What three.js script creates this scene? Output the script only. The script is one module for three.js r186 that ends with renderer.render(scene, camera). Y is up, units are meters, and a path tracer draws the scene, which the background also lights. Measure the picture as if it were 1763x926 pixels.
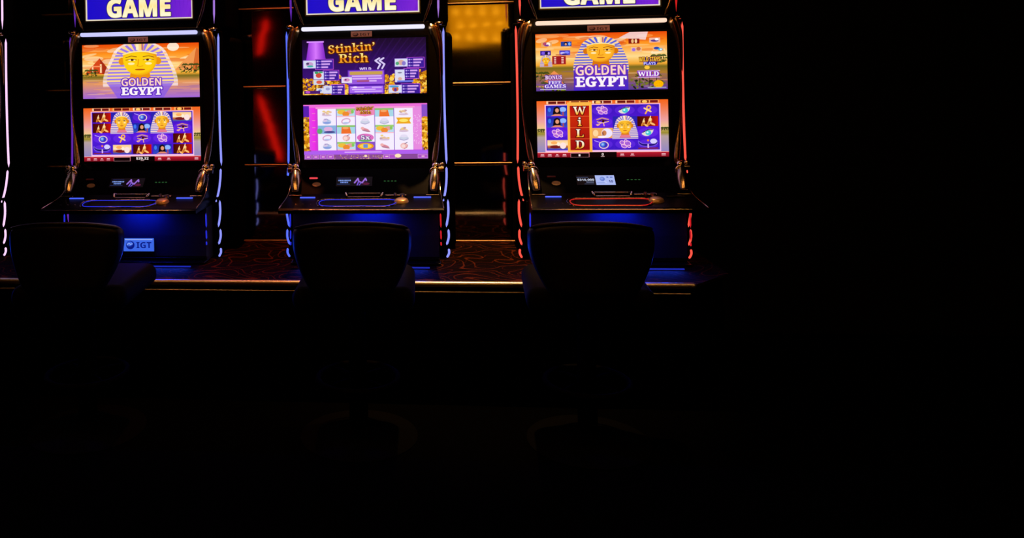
import * as THREE from 'three';
import { RoundedBoxGeometry } from 'three/addons/geometries/RoundedBoxGeometry.js';
import { mergeGeometries } from 'three/addons/utils/BufferGeometryUtils.js';
import { RectAreaLightUniformsLib } from 'three/addons/lights/RectAreaLightUniformsLib.js';

// ---------------------------------------------------------------- camera, exposure
RectAreaLightUniformsLib.init();
const scene = new THREE.Scene();
scene.background = new THREE.Color(0, 0, 0);
const FOCAL = 1400;                                   // pixels, for the 1763 x 926 frame
const camera = new THREE.PerspectiveCamera(THREE.MathUtils.radToDeg(2 * Math.atan(463 / FOCAL)), 1763 / 926, 0.05, 60);
camera.position.set(0.3357, 1.35, 3.9135);
camera.rotation.set(0, 0.1048, -0.0193, 'YXZ');       // turned a little left, rolled a little; level, so uprights stay parallel
camera.setViewOffset(1763, 926, 281.5, 331.4, 1763, 926);   // shifted lens: the axis meets the picture in its upper left
const renderer = new THREE.WebGLRenderer({ antialias: true });
renderer.toneMapping = THREE.LinearToneMapping;
renderer.toneMappingExposure = 1;
renderer.shadowMap.enabled = true;

// ---------------------------------------------------------------- helpers
let seed = 7;
const rnd = () => { seed = (seed * 1664525 + 1013904223) >>> 0; return seed / 4294967296; };
const rr = (a, b) => a + (b - a) * rnd();
const taken = new Map();
function numbered(n) { const k = taken.get(n) ?? 0; taken.set(n, k + 1); return k ? n + '_' + String(k).padStart(3, '0') : n; }
function lit(o) { o.castShadow = true; o.receiveShadow = true; return o; }
function part(name, geo, mat, parent) { const m = lit(new THREE.Mesh(geo, mat)); m.name = name; parent.add(m); return m; }
function thing(name, label, category, pos, turn = 0, group) {
  const g = new THREE.Group(); g.name = numbered(name); g.position.set(...pos); g.rotation.y = turn;
  g.userData = { label, category }; if (group) g.userData.group = group;
  scene.add(g); return g;
}
function struct(name, geo, mat, label, category) {
  const m = geo ? lit(new THREE.Mesh(geo, mat)) : new THREE.Group(); m.name = name;
  m.userData = { kind: 'structure', label, category }; scene.add(m); return m;
}
const lin = (r, g, b) => new THREE.Color().setRGB(r, g, b);
const std = (r, g, b, rough, metal = 0, more = {}) => new THREE.MeshStandardMaterial({ color: lin(r, g, b), roughness: rough, metalness: metal, ...more });
const dim = (r, g, b, rough, spec) => new THREE.MeshPhysicalMaterial({ color: lin(r, g, b), roughness: rough, specularIntensity: spec });
const glow = (r, g, b, k = 1) => new THREE.MeshStandardMaterial({ color: lin(0.02, 0.02, 0.02), roughness: 0.5, emissive: lin(r, g, b), emissiveIntensity: k });
const rbox = (x0, x1, y0, y1, z0, z1, r = 0.006, s = 2) => new RoundedBoxGeometry(x1 - x0, y1 - y0, z1 - z0, s, r).translate((x0 + x1) / 2, (y0 + y1) / 2, (z0 + z1) / 2);
const box = (x0, x1, y0, y1, z0, z1) => new THREE.BoxGeometry(x1 - x0, y1 - y0, z1 - z0).translate((x0 + x1) / 2, (y0 + y1) / 2, (z0 + z1) / 2);
const V = (p) => new THREE.Vector3(...p);
// a round bar along points whose radius follows rf(t); its ends close to a point
function bar(points, r, { seg = 24, rad = 8, rf = () => 1, closed = false, cap = true, flat = [1, 1, 1] } = {}) {
  const curve = points.length === 2 ? new THREE.LineCurve3(V(points[0]), V(points[1])) : new THREE.CatmullRomCurve3(points.map(V), closed);
  const g = new THREE.TubeGeometry(curve, seg, r, rad, closed), p = g.attributes.position;
  for (let i = 0; i <= seg; i++) {
    const t = i / seg, c = curve.getPointAt(t);
    const k = cap && !closed && (i === 0 || i === seg) ? 0.02 : rf(t);
    for (let j = 0; j <= rad; j++) {
      const n = i * (rad + 1) + j;
      p.setXYZ(n, c.x + (p.getX(n) - c.x) * k * flat[0], c.y + (p.getY(n) - c.y) * k * flat[1], c.z + (p.getZ(n) - c.z) * k * flat[2]);
    }
  }
  g.computeVertexNormals(); return g;
}
// a solid whose section (z, y, half width) runs across x
function wedge(profile) {
  const pos = [], n = profile.length, q = (a, b, c, d) => pos.push(...a, ...b, ...c, ...a, ...c, ...d);
  const at = (i, s) => { const [z, y, w] = profile[i % n]; return [s * w, y, z]; };
  for (let i = 0; i < n; i++) q(at(i, -1), at(i + 1, -1), at(i + 1, 1), at(i, 1));
  const tri = THREE.ShapeUtils.triangulateShape(profile.map(([z, y]) => new THREE.Vector2(z, y)), []);
  for (const [a, b, c] of tri) { pos.push(...at(a, 1), ...at(b, 1), ...at(c, 1)); pos.push(...at(a, -1), ...at(c, -1), ...at(b, -1)); }
  const g = new THREE.BufferGeometry(); g.setAttribute('position', new THREE.Float32BufferAttribute(pos, 3));
  g.computeVertexNormals(); return g;
}
const join = (list) => mergeGeometries(list.map((g) => { const h = g.index ? g.toNonIndexed() : g; for (const k of Object.keys(h.attributes)) if (!['position', 'normal', 'uv'].includes(k)) h.deleteAttribute(k); if (!h.attributes.uv) h.setAttribute('uv', new THREE.Float32BufferAttribute(new Float32Array(h.attributes.position.count * 2), 2)); return h; }));
function canvas(w, h, draw) { const c = document.createElement('canvas'); c.width = w; c.height = h; draw(c.getContext('2d'), w, h); return c; }
function tex(c) { const t = new THREE.CanvasTexture(c); t.colorSpace = THREE.SRGBColorSpace; t.magFilter = THREE.LinearFilter; return t; }
function noiseTex(w, h, f, srgb) {
  const d = new Uint8Array(w * h * 4);
  for (let y = 0; y < h; y++) for (let x = 0; x < w; x++) { const c = f(x / w, y / h), i = (y * w + x) * 4; d[i] = c[0]; d[i + 1] = c[1]; d[i + 2] = c[2]; d[i + 3] = 255; }
  const t = new THREE.DataTexture(d, w, h); t.magFilter = THREE.LinearFilter; t.wrapS = t.wrapT = THREE.RepeatWrapping; if (srgb) t.colorSpace = THREE.SRGBColorSpace; t.needsUpdate = true; return t;
}
function areaLight(parent, color, intensity, w, h, pos, towards, name) {
  const l = new THREE.RectAreaLight(color, intensity, w, h); l.name = name; l.position.set(...pos);
  parent.add(l); const m = new THREE.Matrix4().lookAt(V(pos), V(towards), Math.abs(towards[1] - pos[1]) > 0.9 * V(pos).distanceTo(V(towards)) ? new THREE.Vector3(0, 0, 1) : new THREE.Vector3(0, 1, 0));
  l.quaternion.setFromRotationMatrix(m); return l;
}

// ---------------------------------------------------------------- materials
const M = {
  gloss: dim(0.002, 0.002, 0.0025, 0.25, 0.5), satin: dim(0.002, 0.002, 0.0025, 0.5, 0.4),
  glass: dim(0.0015, 0.0015, 0.002, 0.3, 0.06), powder: dim(0.0012, 0.0012, 0.0012, 0.8, 0.05), cloth: dim(0.0015, 0.0013, 0.0014, 0.7, 0.12), chrome: std(0.85, 0.7, 0.5, 0.14, 1), chromeRough: std(0.6, 0.48, 0.32, 0.22, 1), chromeSatin: std(0.92, 0.6, 0.28, 0.27, 1),
  brass: std(0.42, 0.26, 0.12, 0.45, 1), steel: std(0.74, 0.7, 0.64, 0.36, 1), leather: dim(0.0015, 0.0013, 0.0012, 0.4, 0.5), wall: dim(0.002, 0.002, 0.002, 0.95, 0.2), frame: std(0.3, 0.3, 0.27, 0.35, 1),
  gold: std(0.5, 0.33, 0.14, 0.35, 0.6), badge: std(0.16, 0.08, 0.05, 0.4, 0.3),
};
// polished black wall panels: dark mirror with slight waviness
const wave = noiseTex(256, 256, (u, v) => { const s = 128 + 50 * Math.sin(6.283 * (u * 2 + 0.4 * Math.sin(6.283 * v * 2))) + 50 * Math.sin(6.283 * (v * 3 + 0.3 * Math.sin(6.283 * u))); return [s, s, s]; });
M.mirror = std(0.2, 0.19, 0.18, 0.06, 1, { bumpMap: wave, bumpScale: 0.0001 });
// carpet with a swirling leaf pattern woven in rust on near-black brown
const carpetTex = noiseTex(512, 512, (u, v) => {
  const a = 6.283, w = 0.18 * Math.sin(a * (u * 2 + 0.3 * Math.sin(a * v * 2))) + 0.12 * Math.sin(a * (v * 3 - 0.35 * Math.sin(a * u * 2)));
  const s = Math.abs(Math.sin(a * (u * 3 + v * 2 + w * 2.2))), k = s < 0.2 ? 1 : 0, n = 0.75 + 0.5 * rnd();
  const s2 = Math.abs(Math.sin(a * (u * 2 - v * 3 + w * 3))), k2 = s2 < 0.13 ? 1 : 0;
  const c = k ? [128, 58, 26] : k2 ? [96, 32, 16] : [32, 13, 7]; return c.map((x) => Math.min(255, x * n));
}, true);
M.carpet = new THREE.MeshPhysicalMaterial({ color: lin(0.36, 0.36, 0.36), map: carpetTex, roughness: 1, specularIntensity: 0.1 });
carpetTex.repeat.set(1.3, 1.3);
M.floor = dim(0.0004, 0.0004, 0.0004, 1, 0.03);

// ---------------------------------------------------------------- printed pictures on the screens
const T = (c, s, x, y, size, font, fill, { w = 0, stroke = 0, lw = 4, align = 'center', sx = 0 } = {}) => {
  c.save(); c.font = `${font.includes('bold') ? 'bold ' : ''}${size}px ${font.includes('serif') && !font.includes('sans') ? 'serif' : 'sans-serif'}`; c.textAlign = align; c.textBaseline = 'alphabetic'; c.lineJoin = 'round';
  c.translate(x, y); let k = 1; if (w) k = w / c.measureText(s).width; if (sx) k = sx; c.scale(k, 1);
  if (stroke) { c.strokeStyle = stroke; c.lineWidth = lw; c.strokeText(s, 0, 0); }
  c.fillStyle = fill; c.fillText(s, 0, 0); c.restore();
};
const grad = (c, x0, y0, x1, y1, ...stops) => { const g = c.createLinearGradient(x0, y0, x1, y1); stops.forEach(([t, s]) => g.addColorStop(t, s)); return g; };
const rgrad = (c, x, y, r, ...stops) => { const g = c.createRadialGradient(x, y, 0, x, y, r); stops.forEach(([t, s]) => g.addColorStop(t, s)); return g; };
const poly = (c, pts, fill) => { c.beginPath(); pts.forEach(([x, y], i) => (i ? c.lineTo(x, y) : c.moveTo(x, y))); c.closePath(); c.fillStyle = fill; c.fill(); };
const ell = (c, x, y, a, b, fill, rot = 0) => { c.beginPath(); c.ellipse(x, y, a, b, rot, 0, 6.2832); c.fillStyle = fill; c.fill(); };
const line = (c, pts, col, w) => { c.beginPath(); pts.forEach(([x, y], i) => (i ? c.lineTo(x, y) : c.moveTo(x, y))); c.strokeStyle = col; c.lineWidth = w; c.lineCap = 'round'; c.lineJoin = 'round'; c.stroke(); };
const rect = (c, x, y, w, h, fill, stroke, lw = 3) => { c.fillStyle = fill; c.fillRect(x, y, w, h); if (stroke) { c.strokeStyle = stroke; c.lineWidth = lw; c.strokeRect(x, y, w, h); } };

// a plain king's head with a striped cloth; unit box: width 1 (-0.5..0.5), height 1 (0..1)
function king(c, x, y, w, h, { stripe = '#5a55d8', cloth = '#ffd98a', skin = '#ffc21e', shade = '#e07a10', line: ink = '#7a3410', bottom = 1 } = {}) {
  c.save(); c.translate(x, y); c.scale(w, h);
  c.save();
  c.beginPath(); c.moveTo(-0.5, bottom); c.bezierCurveTo(-0.52, 0.72, -0.42, 0.5, -0.37, 0.3); c.bezierCurveTo(-0.32, 0.08, -0.15, 0, 0, 0); c.bezierCurveTo(0.15, 0, 0.32, 0.08, 0.37, 0.3); c.bezierCurveTo(0.42, 0.5, 0.52, 0.72, 0.5, bottom); c.closePath();
  c.fillStyle = cloth; c.fill(); c.clip();
  for (let i = 0; i < 11; i++) { const yy = 0.2 + i * 0.082; rect(c, -0.6, yy, 1.2, 0.04, stripe); }
  rect(c, -0.32, 0, 0.64, 0.27, cloth);
  for (let i = -4; i <= 4; i++) { if (!i) continue; const a = i * 0.3; c.save(); c.translate(0, 0.36); c.rotate(a); c.fillStyle = stripe; c.fillRect(-0.022, -0.4, 0.044, 0.24); c.restore(); }
  c.restore();
  // neck, ears, face
  poly(c, [[-0.13, 0.6], [0.13, 0.6], [0.17, 0.95], [-0.17, 0.95]], shade);
  ell(c, -0.27, 0.44, 0.05, 0.09, shade); ell(c, 0.27, 0.44, 0.05, 0.09, shade);
  c.beginPath(); c.moveTo(-0.25, 0.27); c.bezierCurveTo(-0.27, 0.5, -0.22, 0.68, -0.1, 0.76); c.quadraticCurveTo(0, 0.81, 0.1, 0.76); c.bezierCurveTo(0.22, 0.68, 0.27, 0.5, 0.25, 0.27); c.quadraticCurveTo(0, 0.17, -0.25, 0.27);
  c.fillStyle = rgrad(c, -0.04, 0.48, 0.34, [0, skin], [0.7, skin], [1, shade]); c.fill();
  ell(c, -0.13, 0.5, 0.05, 0.03, 'rgba(255,248,220,.75)'); ell(c, 0.13, 0.5, 0.05, 0.03, 'rgba(255,248,220,.75)');
  for (const s of [-1, 1]) {
    ell(c, s * 0.12, 0.41, 0.055, 0.02, '#fff3d0'); ell(c, s * 0.115, 0.41, 0.022, 0.022, '#3a1a10');
    line(c, [[s * 0.05, 0.41], [s * 0.12, 0.385], [s * 0.21, 0.41]], ink, 0.012);
    line(c, [[s * 0.05, 0.335], [s * 0.13, 0.315], [s * 0.21, 0.35]], ink, 0.014);
  }
  line(c, [[-0.02, 0.4], [-0.03, 0.53], [-0.045, 0.555], [0, 0.575], [0.045, 0.555]], shade, 0.014);
  ell(c, 0, 0.645, 0.075, 0.02, '#d96a1a'); line(c, [[-0.07, 0.643], [0.07, 0.643]], ink, 0.009);
  // band and two small ornaments on the brow
  line(c, [[-0.25, 0.27], [-0.12, 0.215], [0, 0.2], [0.12, 0.215], [0.25, 0.27]], '#ffe9a0', 0.03);
  rect(c, -0.055, 0.02, 0.04, 0.15, '#fff0c0'); rect(c, 0.02, 0.02, 0.04, 0.15, '#f0a050'); line(c, [[0.04, 0.03], [0.04, 0.16]], '#6a3cc0', 0.012);
  c.restore();
}
function desert(c, w, h, cool) {
  rect(c, 0, 0, w, h, grad(c, 0, 0, 0, h, [0, '#ea4a08'], [0.18, '#ff9420'], [0.42, '#ffdc90'], [0.55, '#f4a834'], [0.6, '#7a6a20'], [0.7, cool ? '#b07a2c' : '#e89a5a'], [1, cool ? '#5a3a9a' : '#a468dc']));
  for (let i = 0; i < 26; i++) ell(c, rr(0, w), rr(0.02, 0.45) * h, rr(0.05, 0.16) * w, rr(0.012, 0.035) * h, ['rgba(255,238,200,.38)', 'rgba(230,80,20,.35)', 'rgba(255,190,120,.4)'][i % 3]);
  for (let i = 0; i < 12; i++) ell(c, rr(0, w), rr(0.06, 0.4) * h, rr(0.04, 0.1) * w, rr(0.02, 0.05) * h, ['rgba(255,246,225,.5)', 'rgba(214,60,16,.35)'][i % 2], rr(-0.25, 0.05));
  for (let i = 0; i < 24; i++) ell(c, rr(0, w), rr(0.64, 1) * h, rr(0.04, 0.13) * w, 0.012 * h, ['rgba(255,210,170,.35)', 'rgba(120,80,190,.28)', 'rgba(255,170,90,.4)'][i % 3]);
}
function palms(c, x, y, s) {
  for (let i = 0; i < 34; i++) ell(c, x + rr(-1, 1) * s, y + rr(-0.25, 0.3) * s, s * rr(0.06, 0.16), s * rr(0.03, 0.08), ['#35401a', '#5a6a20', '#22260e', '#7a7a22'][i % 4], rr(-1, 1));
  for (const px of [-0.5, 0.1, 0.55]) { line(c, [[x + px * s, y + s * 0.2], [x + px * s + 4, y - s * 0.45]], '#3a2410', 5); for (let k = 0; k < 7; k++) { const a = -3.1 + k * 0.5; line(c, [[x + px * s + 4, y - s * 0.45], [x + px * s + 4 + Math.cos(a) * s * 0.3, y - s * 0.45 + Math.sin(a) * s * 0.2 + 6]], '#3c4a18', 6); } }
}
function title(c, x, y, w) {   // y: base line of the second word
  const k = w / 370;
  T(c, 'GOLDEN', x, y - 78 * k, 84 * k, 'sans', '#ffe2d0', { w: 350 * k, stroke: '#6a2ac0', lw: 20 * k });
  T(c, 'GOLDEN', x, y - 78 * k, 84 * k, 'sans', '#ffd6c4', { w: 350 * k, stroke: '#ffd6c4', lw: 4 * k });
  T(c, 'EGYPT', x, y, 88 * k, 'serif bold', '#fff', { w: 350 * k, stroke: '#5a26c0', lw: 22 * k });
  T(c, 'EGYPT', x, y, 88 * k, 'serif bold', '#fff4fa', { w: 350 * k, stroke: '#fff4fa', lw: 5 * k });
}
const upperPlain = canvas(1000, 460, (c, w, h) => {
  desert(c, w, h);
  poly(c, [[20, 250], [148, 115], [255, 250]], '#d8461a'); poly(c, [[148, 115], [255, 250], [170, 250]], '#a82c14');
  poly(c, [[790, 230], [975, 40], [1000, 60], [1000, 230]], '#f39a52'); poly(c, [[975, 40], [1000, 60], [1000, 230], [940, 230]], '#d96a2c');
  rect(c, 80, 175, 14, 70, '#ffd0a0'); rect(c, 150, 165, 16, 75, '#ffd0a0'); rect(c, 80, 180, 80, 10, '#ff9a60');
  palms(c, 70, 250, 70); palms(c, 920, 225, 90); ell(c, 780, 30, 50, 36, 'rgba(255,250,235,.85)');
  c.save(); c.globalAlpha = 0.55; king(c, 495, -22, 640, 384, { stripe: '#f6e6ff', cloth: '#fff2e8', bottom: 1 }); c.restore();
  king(c, 495, -8, 570, 350, { stripe: '#9a78ea', cloth: '#ffd98c', skin: '#ffd012', shade: '#ee9410', bottom: 1.0 });
  poly(c, [[215, 338], [775, 338], [690, 460], [300, 460]], 'rgba(138,92,232,.8)');
  title(c, 505, 432, 370);
});
const upperPays = canvas(1000, 430, (c, w, h) => {
  desert(c, w, h, true); poly(c, [[640, 40], [720, 0], [860, 0], [840, 60]], 'rgba(245,235,255,.75)');
  palms(c, 30, 330, 80); palms(c, 930, 210, 70); palms(c, 850, 380, 120); palms(c, 120, 420, 110); poly(c, [[60, 360], [160, 300], [230, 400]], '#e07a4a');
  king(c, 500, 28, 420, 245, { stripe: '#5a60d8', cloth: '#ffd7a0', skin: '#ffb62a', shade: '#d9740c', bottom: 1.08 });
  rect(c, 290, 278, 415, 152, 'rgba(66,34,205,.85)');
  const tile = (x, y, bg, ds) => { rect(c, x, y, 82, 36, bg); for (const [dx, dy, a, b, f] of ds) ell(c, x + dx, y + dy, a, b, f); };
  tile(45, 60, '#e8a868', [[30, 14, 18, 12, '#b8486a'], [54, 18, 16, 14, '#fff0e0'], [42, 26, 18, 7, '#7a3aa0']]); tile(196, 60, '#2440a0', [[38, 16, 13, 14, '#1a1020'], [38, 20, 8, 9, '#e8a080'], [66, 18, 10, 12, '#7ab0ff']]);
  tile(36, 126, '#38209a', [[24, 18, 14, 12, '#7a58e8'], [50, 18, 15, 12, '#0e0a30'], [66, 20, 8, 10, '#c0a0ff']]); tile(184, 126, '#4a40c8', [[24, 20, 18, 8, '#c8c0ff'], [56, 16, 18, 10, '#8088ff'], [42, 28, 22, 5, '#20186a']]);
  tile(712, 50, '#8a1812', [[30, 18, 10, 16, '#f0c080'], [56, 18, 9, 16, '#ffd9a0']]); tile(868, 46, '#f2b8a0', [[40, 22, 30, 8, '#5a3a90'], [56, 12, 14, 9, '#fff']]);
  tile(728, 112, '#f3c090', [[22, 20, 14, 12, '#a070e0'], [58, 14, 16, 14, '#c86a4a']]); tile(894, 112, '#ffb870', [[28, 12, 22, 10, '#2c48b0'], [56, 22, 18, 10, '#4ab0d8'], [60, 22, 8, 6, '#fff']]);
  king(c, 80, 158, 96, 90, { stripe: '#7a70e8' }); rect(c, 128, 168, 104, 62, '#a01822', '#d86a30'); for (let i = 0; i < 4; i++) { rect(c, 142, 176 + i * 13, 16, 8, '#ffd0c0'); rect(c, 198, 176 + i * 13, 18, 8, '#ffd0c0'); }
  rect(c, 155, 155, 44, 6, '#c04820');
  T(c, 'BONUS', 135, 342, 40, 'serif bold', '#ffe2f2', { w: 130, stroke: '#6a2a9a', lw: 10 }); poly(c, [[110, 305], [140, 278], [180, 308]], '#f09050'); 
  T(c, 'FREE', 145, 380, 34, 'serif bold', '#fff4ff', { w: 98, stroke: '#5a30c0', lw: 10 }); T(c, 'GAMES', 148, 408, 36, 'serif bold', '#fff4ff', { w: 165, stroke: '#5a30c0', lw: 10 });
  poly(c, [[800, 190], [950, 190], [920, 246], [830, 246]], '#241a70');
  T(c, 'WILD STAYS', 868, 222, 44, 'sans bold', '#ffd83c', { w: 158, stroke: '#8a2a10', lw: 9 }); T(c, 'PLAYS', 868, 246, 27, 'sans bold', '#dcd6ff', { w: 92, stroke: '#2a2ac0', lw: 6 });
  ell(c, 848, 266, 20, 14, '#ffc83c'); rect(c, 775, 288, 170, 5, '#e8c8ff'); T(c, 'WILD', 858, 330, 46, 'serif bold', '#fff', { w: 160, stroke: '#8a2ac0', lw: 12 }); rect(c, 775, 338, 168, 5, '#c8a0f0');
  title(c, 497, 400, 412); ell(c, 932, 390, 37, 28, '#ffb400'); rect(c, 850, 414, 140, 5, '#b8d0e0'); rect(c, 30, 416, 200, 5, '#d8d0e8');
});
// small reel pictures, each in a cell w x h around x, y
const sym = {
  statue(c, x, y, w, h) {
    rect(c, x - w * 0.46, y - h * 0.44, w * 0.92, h * 0.88, grad(c, x - w / 2, 0, x + w / 2, 0, [0, '#3c0806'], [0.55, '#7a1208'], [1, '#d81410']));
    for (const [dx, dy, k] of [[-0.2, 0.1, 0.75], [0.08, -0.02, 1]]) {
      ell(c, x + dx * w, y + (dy + 0.1) * h, w * 0.075 * k, h * 0.36 * k, '#e89038', 0.55); ell(c, x + (dx + 0.02) * w, y + (dy - 0.1) * h, w * 0.06 * k, h * 0.2 * k, '#ffd890', 0.35);
      line(c, [[x + (dx + 0.02) * w, y + (dy - 0.22) * h], [x + (dx + 0.05) * w, y + (dy - 0.42) * h * k]], '#ffe6b0', 7 * k); ell(c, x + (dx + 0.13) * w, y + (dy + 0.26) * h, w * 0.13 * k, h * 0.09, '#ffc070', 0.5); line(c, [[x + (dx - 0.04) * w, y + (dy + 0.3) * h], [x + (dx + 0.02) * w, y + dy * h]], '#7a2a0c', 4);
    }
  },
  gem(c, x, y, w, h) { line(c, [[x - w * 0.36, y - h * 0.34], [x - w * 0.1, y - h * 0.16]], '#c8b0ff', 5); c.beginPath(); c.ellipse(x + w * 0.05, y + h * 0.05, w * 0.2, h * 0.3, 0, 0, 6.283); c.strokeStyle = '#f2dcc8'; c.lineWidth = 7; c.stroke(); ell(c, x + w * 0.03, y + h * 0.03, w * 0.14, h * 0.22, rgrad(c, x, y, w * 0.16, [0, '#bfe0ff'], [0.5, '#4a7ae8'], [1, '#1a2a90'])); },
  wings(c, x, y, w, h) { for (const s of [-1, 1]) { c.beginPath(); c.moveTo(x, y + h * 0.2); c.bezierCurveTo(x + s * w * 0.2, y + h * 0.25, x + s * w * 0.46, y + h * 0.1, x + s * w * 0.42, y - h * 0.28); c.bezierCurveTo(x + s * w * 0.3, y, x + s * w * 0.15, y, x, y - h * 0.05); c.fillStyle = '#24127a'; c.fill(); c.strokeStyle = '#8a6af0'; c.lineWidth = 4; c.stroke(); } ell(c, x + w * 0.24, y - h * 0.24, w * 0.15, h * 0.22, '#d8d0ff'); ell(c, x, y - h * 0.32, w * 0.05, h * 0.1, '#f08050'); rect(c, x - w * 0.44, y + h * 0.32, w * 0.88, h * 0.1, '#8a2430'); rect(c, x - w * 0.03, y, w * 0.06, h * 0.36, '#f0c8ff'); },
  ankh(c, x, y, w, h) { c.save(); c.translate(x, y); c.rotate(0.5); c.strokeStyle = '#ffb04a'; c.lineWidth = 11; c.beginPath(); c.ellipse(0, -h * 0.22, w * 0.08, h * 0.16, 0, 0, 6.283); c.stroke(); line(c, [[0, -h * 0.05], [0, h * 0.36]], '#ffb04a', 12); line(c, [[-w * 0.16, 0], [w * 0.16, 0]], '#ffd890', 12); c.restore(); },
  eye(c, x, y, w, h) { line(c, [[x - w * 0.24, y - h * 0.2], [x, y - h * 0.34], [x + w * 0.27, y - h * 0.2]], '#e8a070', 8); line(c, [[x - w * 0.22, y], [x, y - h * 0.18], [x + w * 0.28, y - h * 0.02]], '#5a1a10', 7); line(c, [[x - w * 0.22, y], [x + w * 0.02, y + h * 0.1], [x + w * 0.28, y - h * 0.02]], '#ffcaa0', 6); ell(c, x + w * 0.04, y - h * 0.04, w * 0.06, h * 0.1, '#3a0e10'); line(c, [[x - w * 0.02, y + h * 0.1], [x - w * 0.26, y + h * 0.26], [x - w * 0.2, y + h * 0.34], [x - w * 0.12, y + h * 0.24]], '#ffb890', 6); line(c, [[x + w * 0.06, y + h * 0.1], [x + w * 0.08, y + h * 0.36]], '#ffb890', 7); },
  bug(c, x, y, w, h) { for (const [dx, dy, a, b] of [[-0.14, -0.14, 0.1, 0.16], [0.1, -0.06, 0.14, 0.22], [-0.06, 0.18, 0.12, 0.13], [0.16, 0.2, 0.07, 0.1], [0.02, -0.3, 0.06, 0.1]]) { c.beginPath(); c.ellipse(x + dx * w, y + dy * h, a * w, b * h, 0.4, 0, 6.283); c.fillStyle = '#a860d8'; c.fill(); c.strokeStyle = '#ffc8e8'; c.lineWidth = 5; c.stroke(); } },
  woman(c, x, y, w, h) { rect(c, x - w * 0.46, y - h * 0.45, w * 0.92, h * 0.9, grad(c, 0, y - h / 2, 0, y + h / 2, [0, '#1a22a8'], [1, '#3450c8'])); ell(c, x + w * 0.26, y - h * 0.14, w * 0.15, h * 0.22, '#90b8ff'); ell(c, x - w * 0.34, y - h * 0.12, w * 0.07, h * 0.2, '#3a7af0'); poly(c, [[x - w * 0.2, y + h * 0.3], [x - w * 0.14, y - h * 0.3], [x, y - h * 0.42], [x + w * 0.12, y - h * 0.28], [x + w * 0.16, y + h * 0.3]], '#10080e'); ell(c, x, y - h * 0.06, w * 0.085, h * 0.19, '#e89a78'); poly(c, [[x - w * 0.3, y + h * 0.44], [x - w * 0.1, y + h * 0.26], [x + w * 0.1, y + h * 0.26], [x + w * 0.3, y + h * 0.44]], '#e88a70'); rect(c, x + w * 0.24, y + h * 0.05, w * 0.06, h * 0.4, '#b04a60'); },
  shore(c, x, y, w, h) { rect(c, x - w * 0.46, y - h * 0.42, w * 0.92, h * 0.84, grad(c, 0, y - h * 0.4, 0, y + h * 0.4, [0, '#ffd090'], [0.5, '#ffe8c0'], [0.7, '#c8602a'], [1, '#3a50c0'])); ell(c, x - w * 0.1, y + h * 0.18, w * 0.24, h * 0.14, '#7a1a1a'); ell(c, x + w * 0.24, y + h * 0.08, w * 0.14, h * 0.28, '#ffe4e0'); ell(c, x - w * 0.16, y - h * 0.18, w * 0.14, h * 0.14, '#ffb060'); ell(c, x + w * 0.04, y - h * 0.05, w * 0.07, h * 0.16, '#fff0d8'); },
  veil(c, x, y, w, h) { rect(c, x - w * 0.48, y - h * 0.46, w * 0.96, h * 0.92, '#f0a860'); ell(c, x + w * 0.2, y, w * 0.24, h * 0.42, '#f0e6ff'); ell(c, x + w * 0.08, y, w * 0.1, h * 0.24, '#d08050'); ell(c, x - w * 0.3, y, w * 0.12, h * 0.3, '#ffd8a0'); line(c, [[x + w * 0.02, y - h * 0.05], [x + w * 0.02, y + h * 0.2]], '#5a1a2a', 6); ell(c, x - w * 0.02, y + h * 0.34, w * 0.2, h * 0.1, '#fff0f8'); },
  jewel(c, x, y, w, h) { c.beginPath(); c.moveTo(x - w * 0.28, y + h * 0.1); c.quadraticCurveTo(x - w * 0.05, y - h * 0.4, x + w * 0.24, y - h * 0.28); c.quadraticCurveTo(x + w * 0.24, y + h * 0.1, x, y + h * 0.3); c.quadraticCurveTo(x - w * 0.2, y + h * 0.32, x - w * 0.28, y + h * 0.1); c.fillStyle = '#e8dcd8'; c.fill(); ell(c, x + w * 0.02, y + h * 0.02, w * 0.13, h * 0.22, '#48c8d8'); ell(c, x - w * 0.02, y - h * 0.02, w * 0.05, h * 0.08, '#d8ffff'); line(c, [[x - w * 0.22, y - h * 0.02], [x, y - h * 0.24], [x + w * 0.2, y - h * 0.26]], '#3a2a50', 6); },
};
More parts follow.
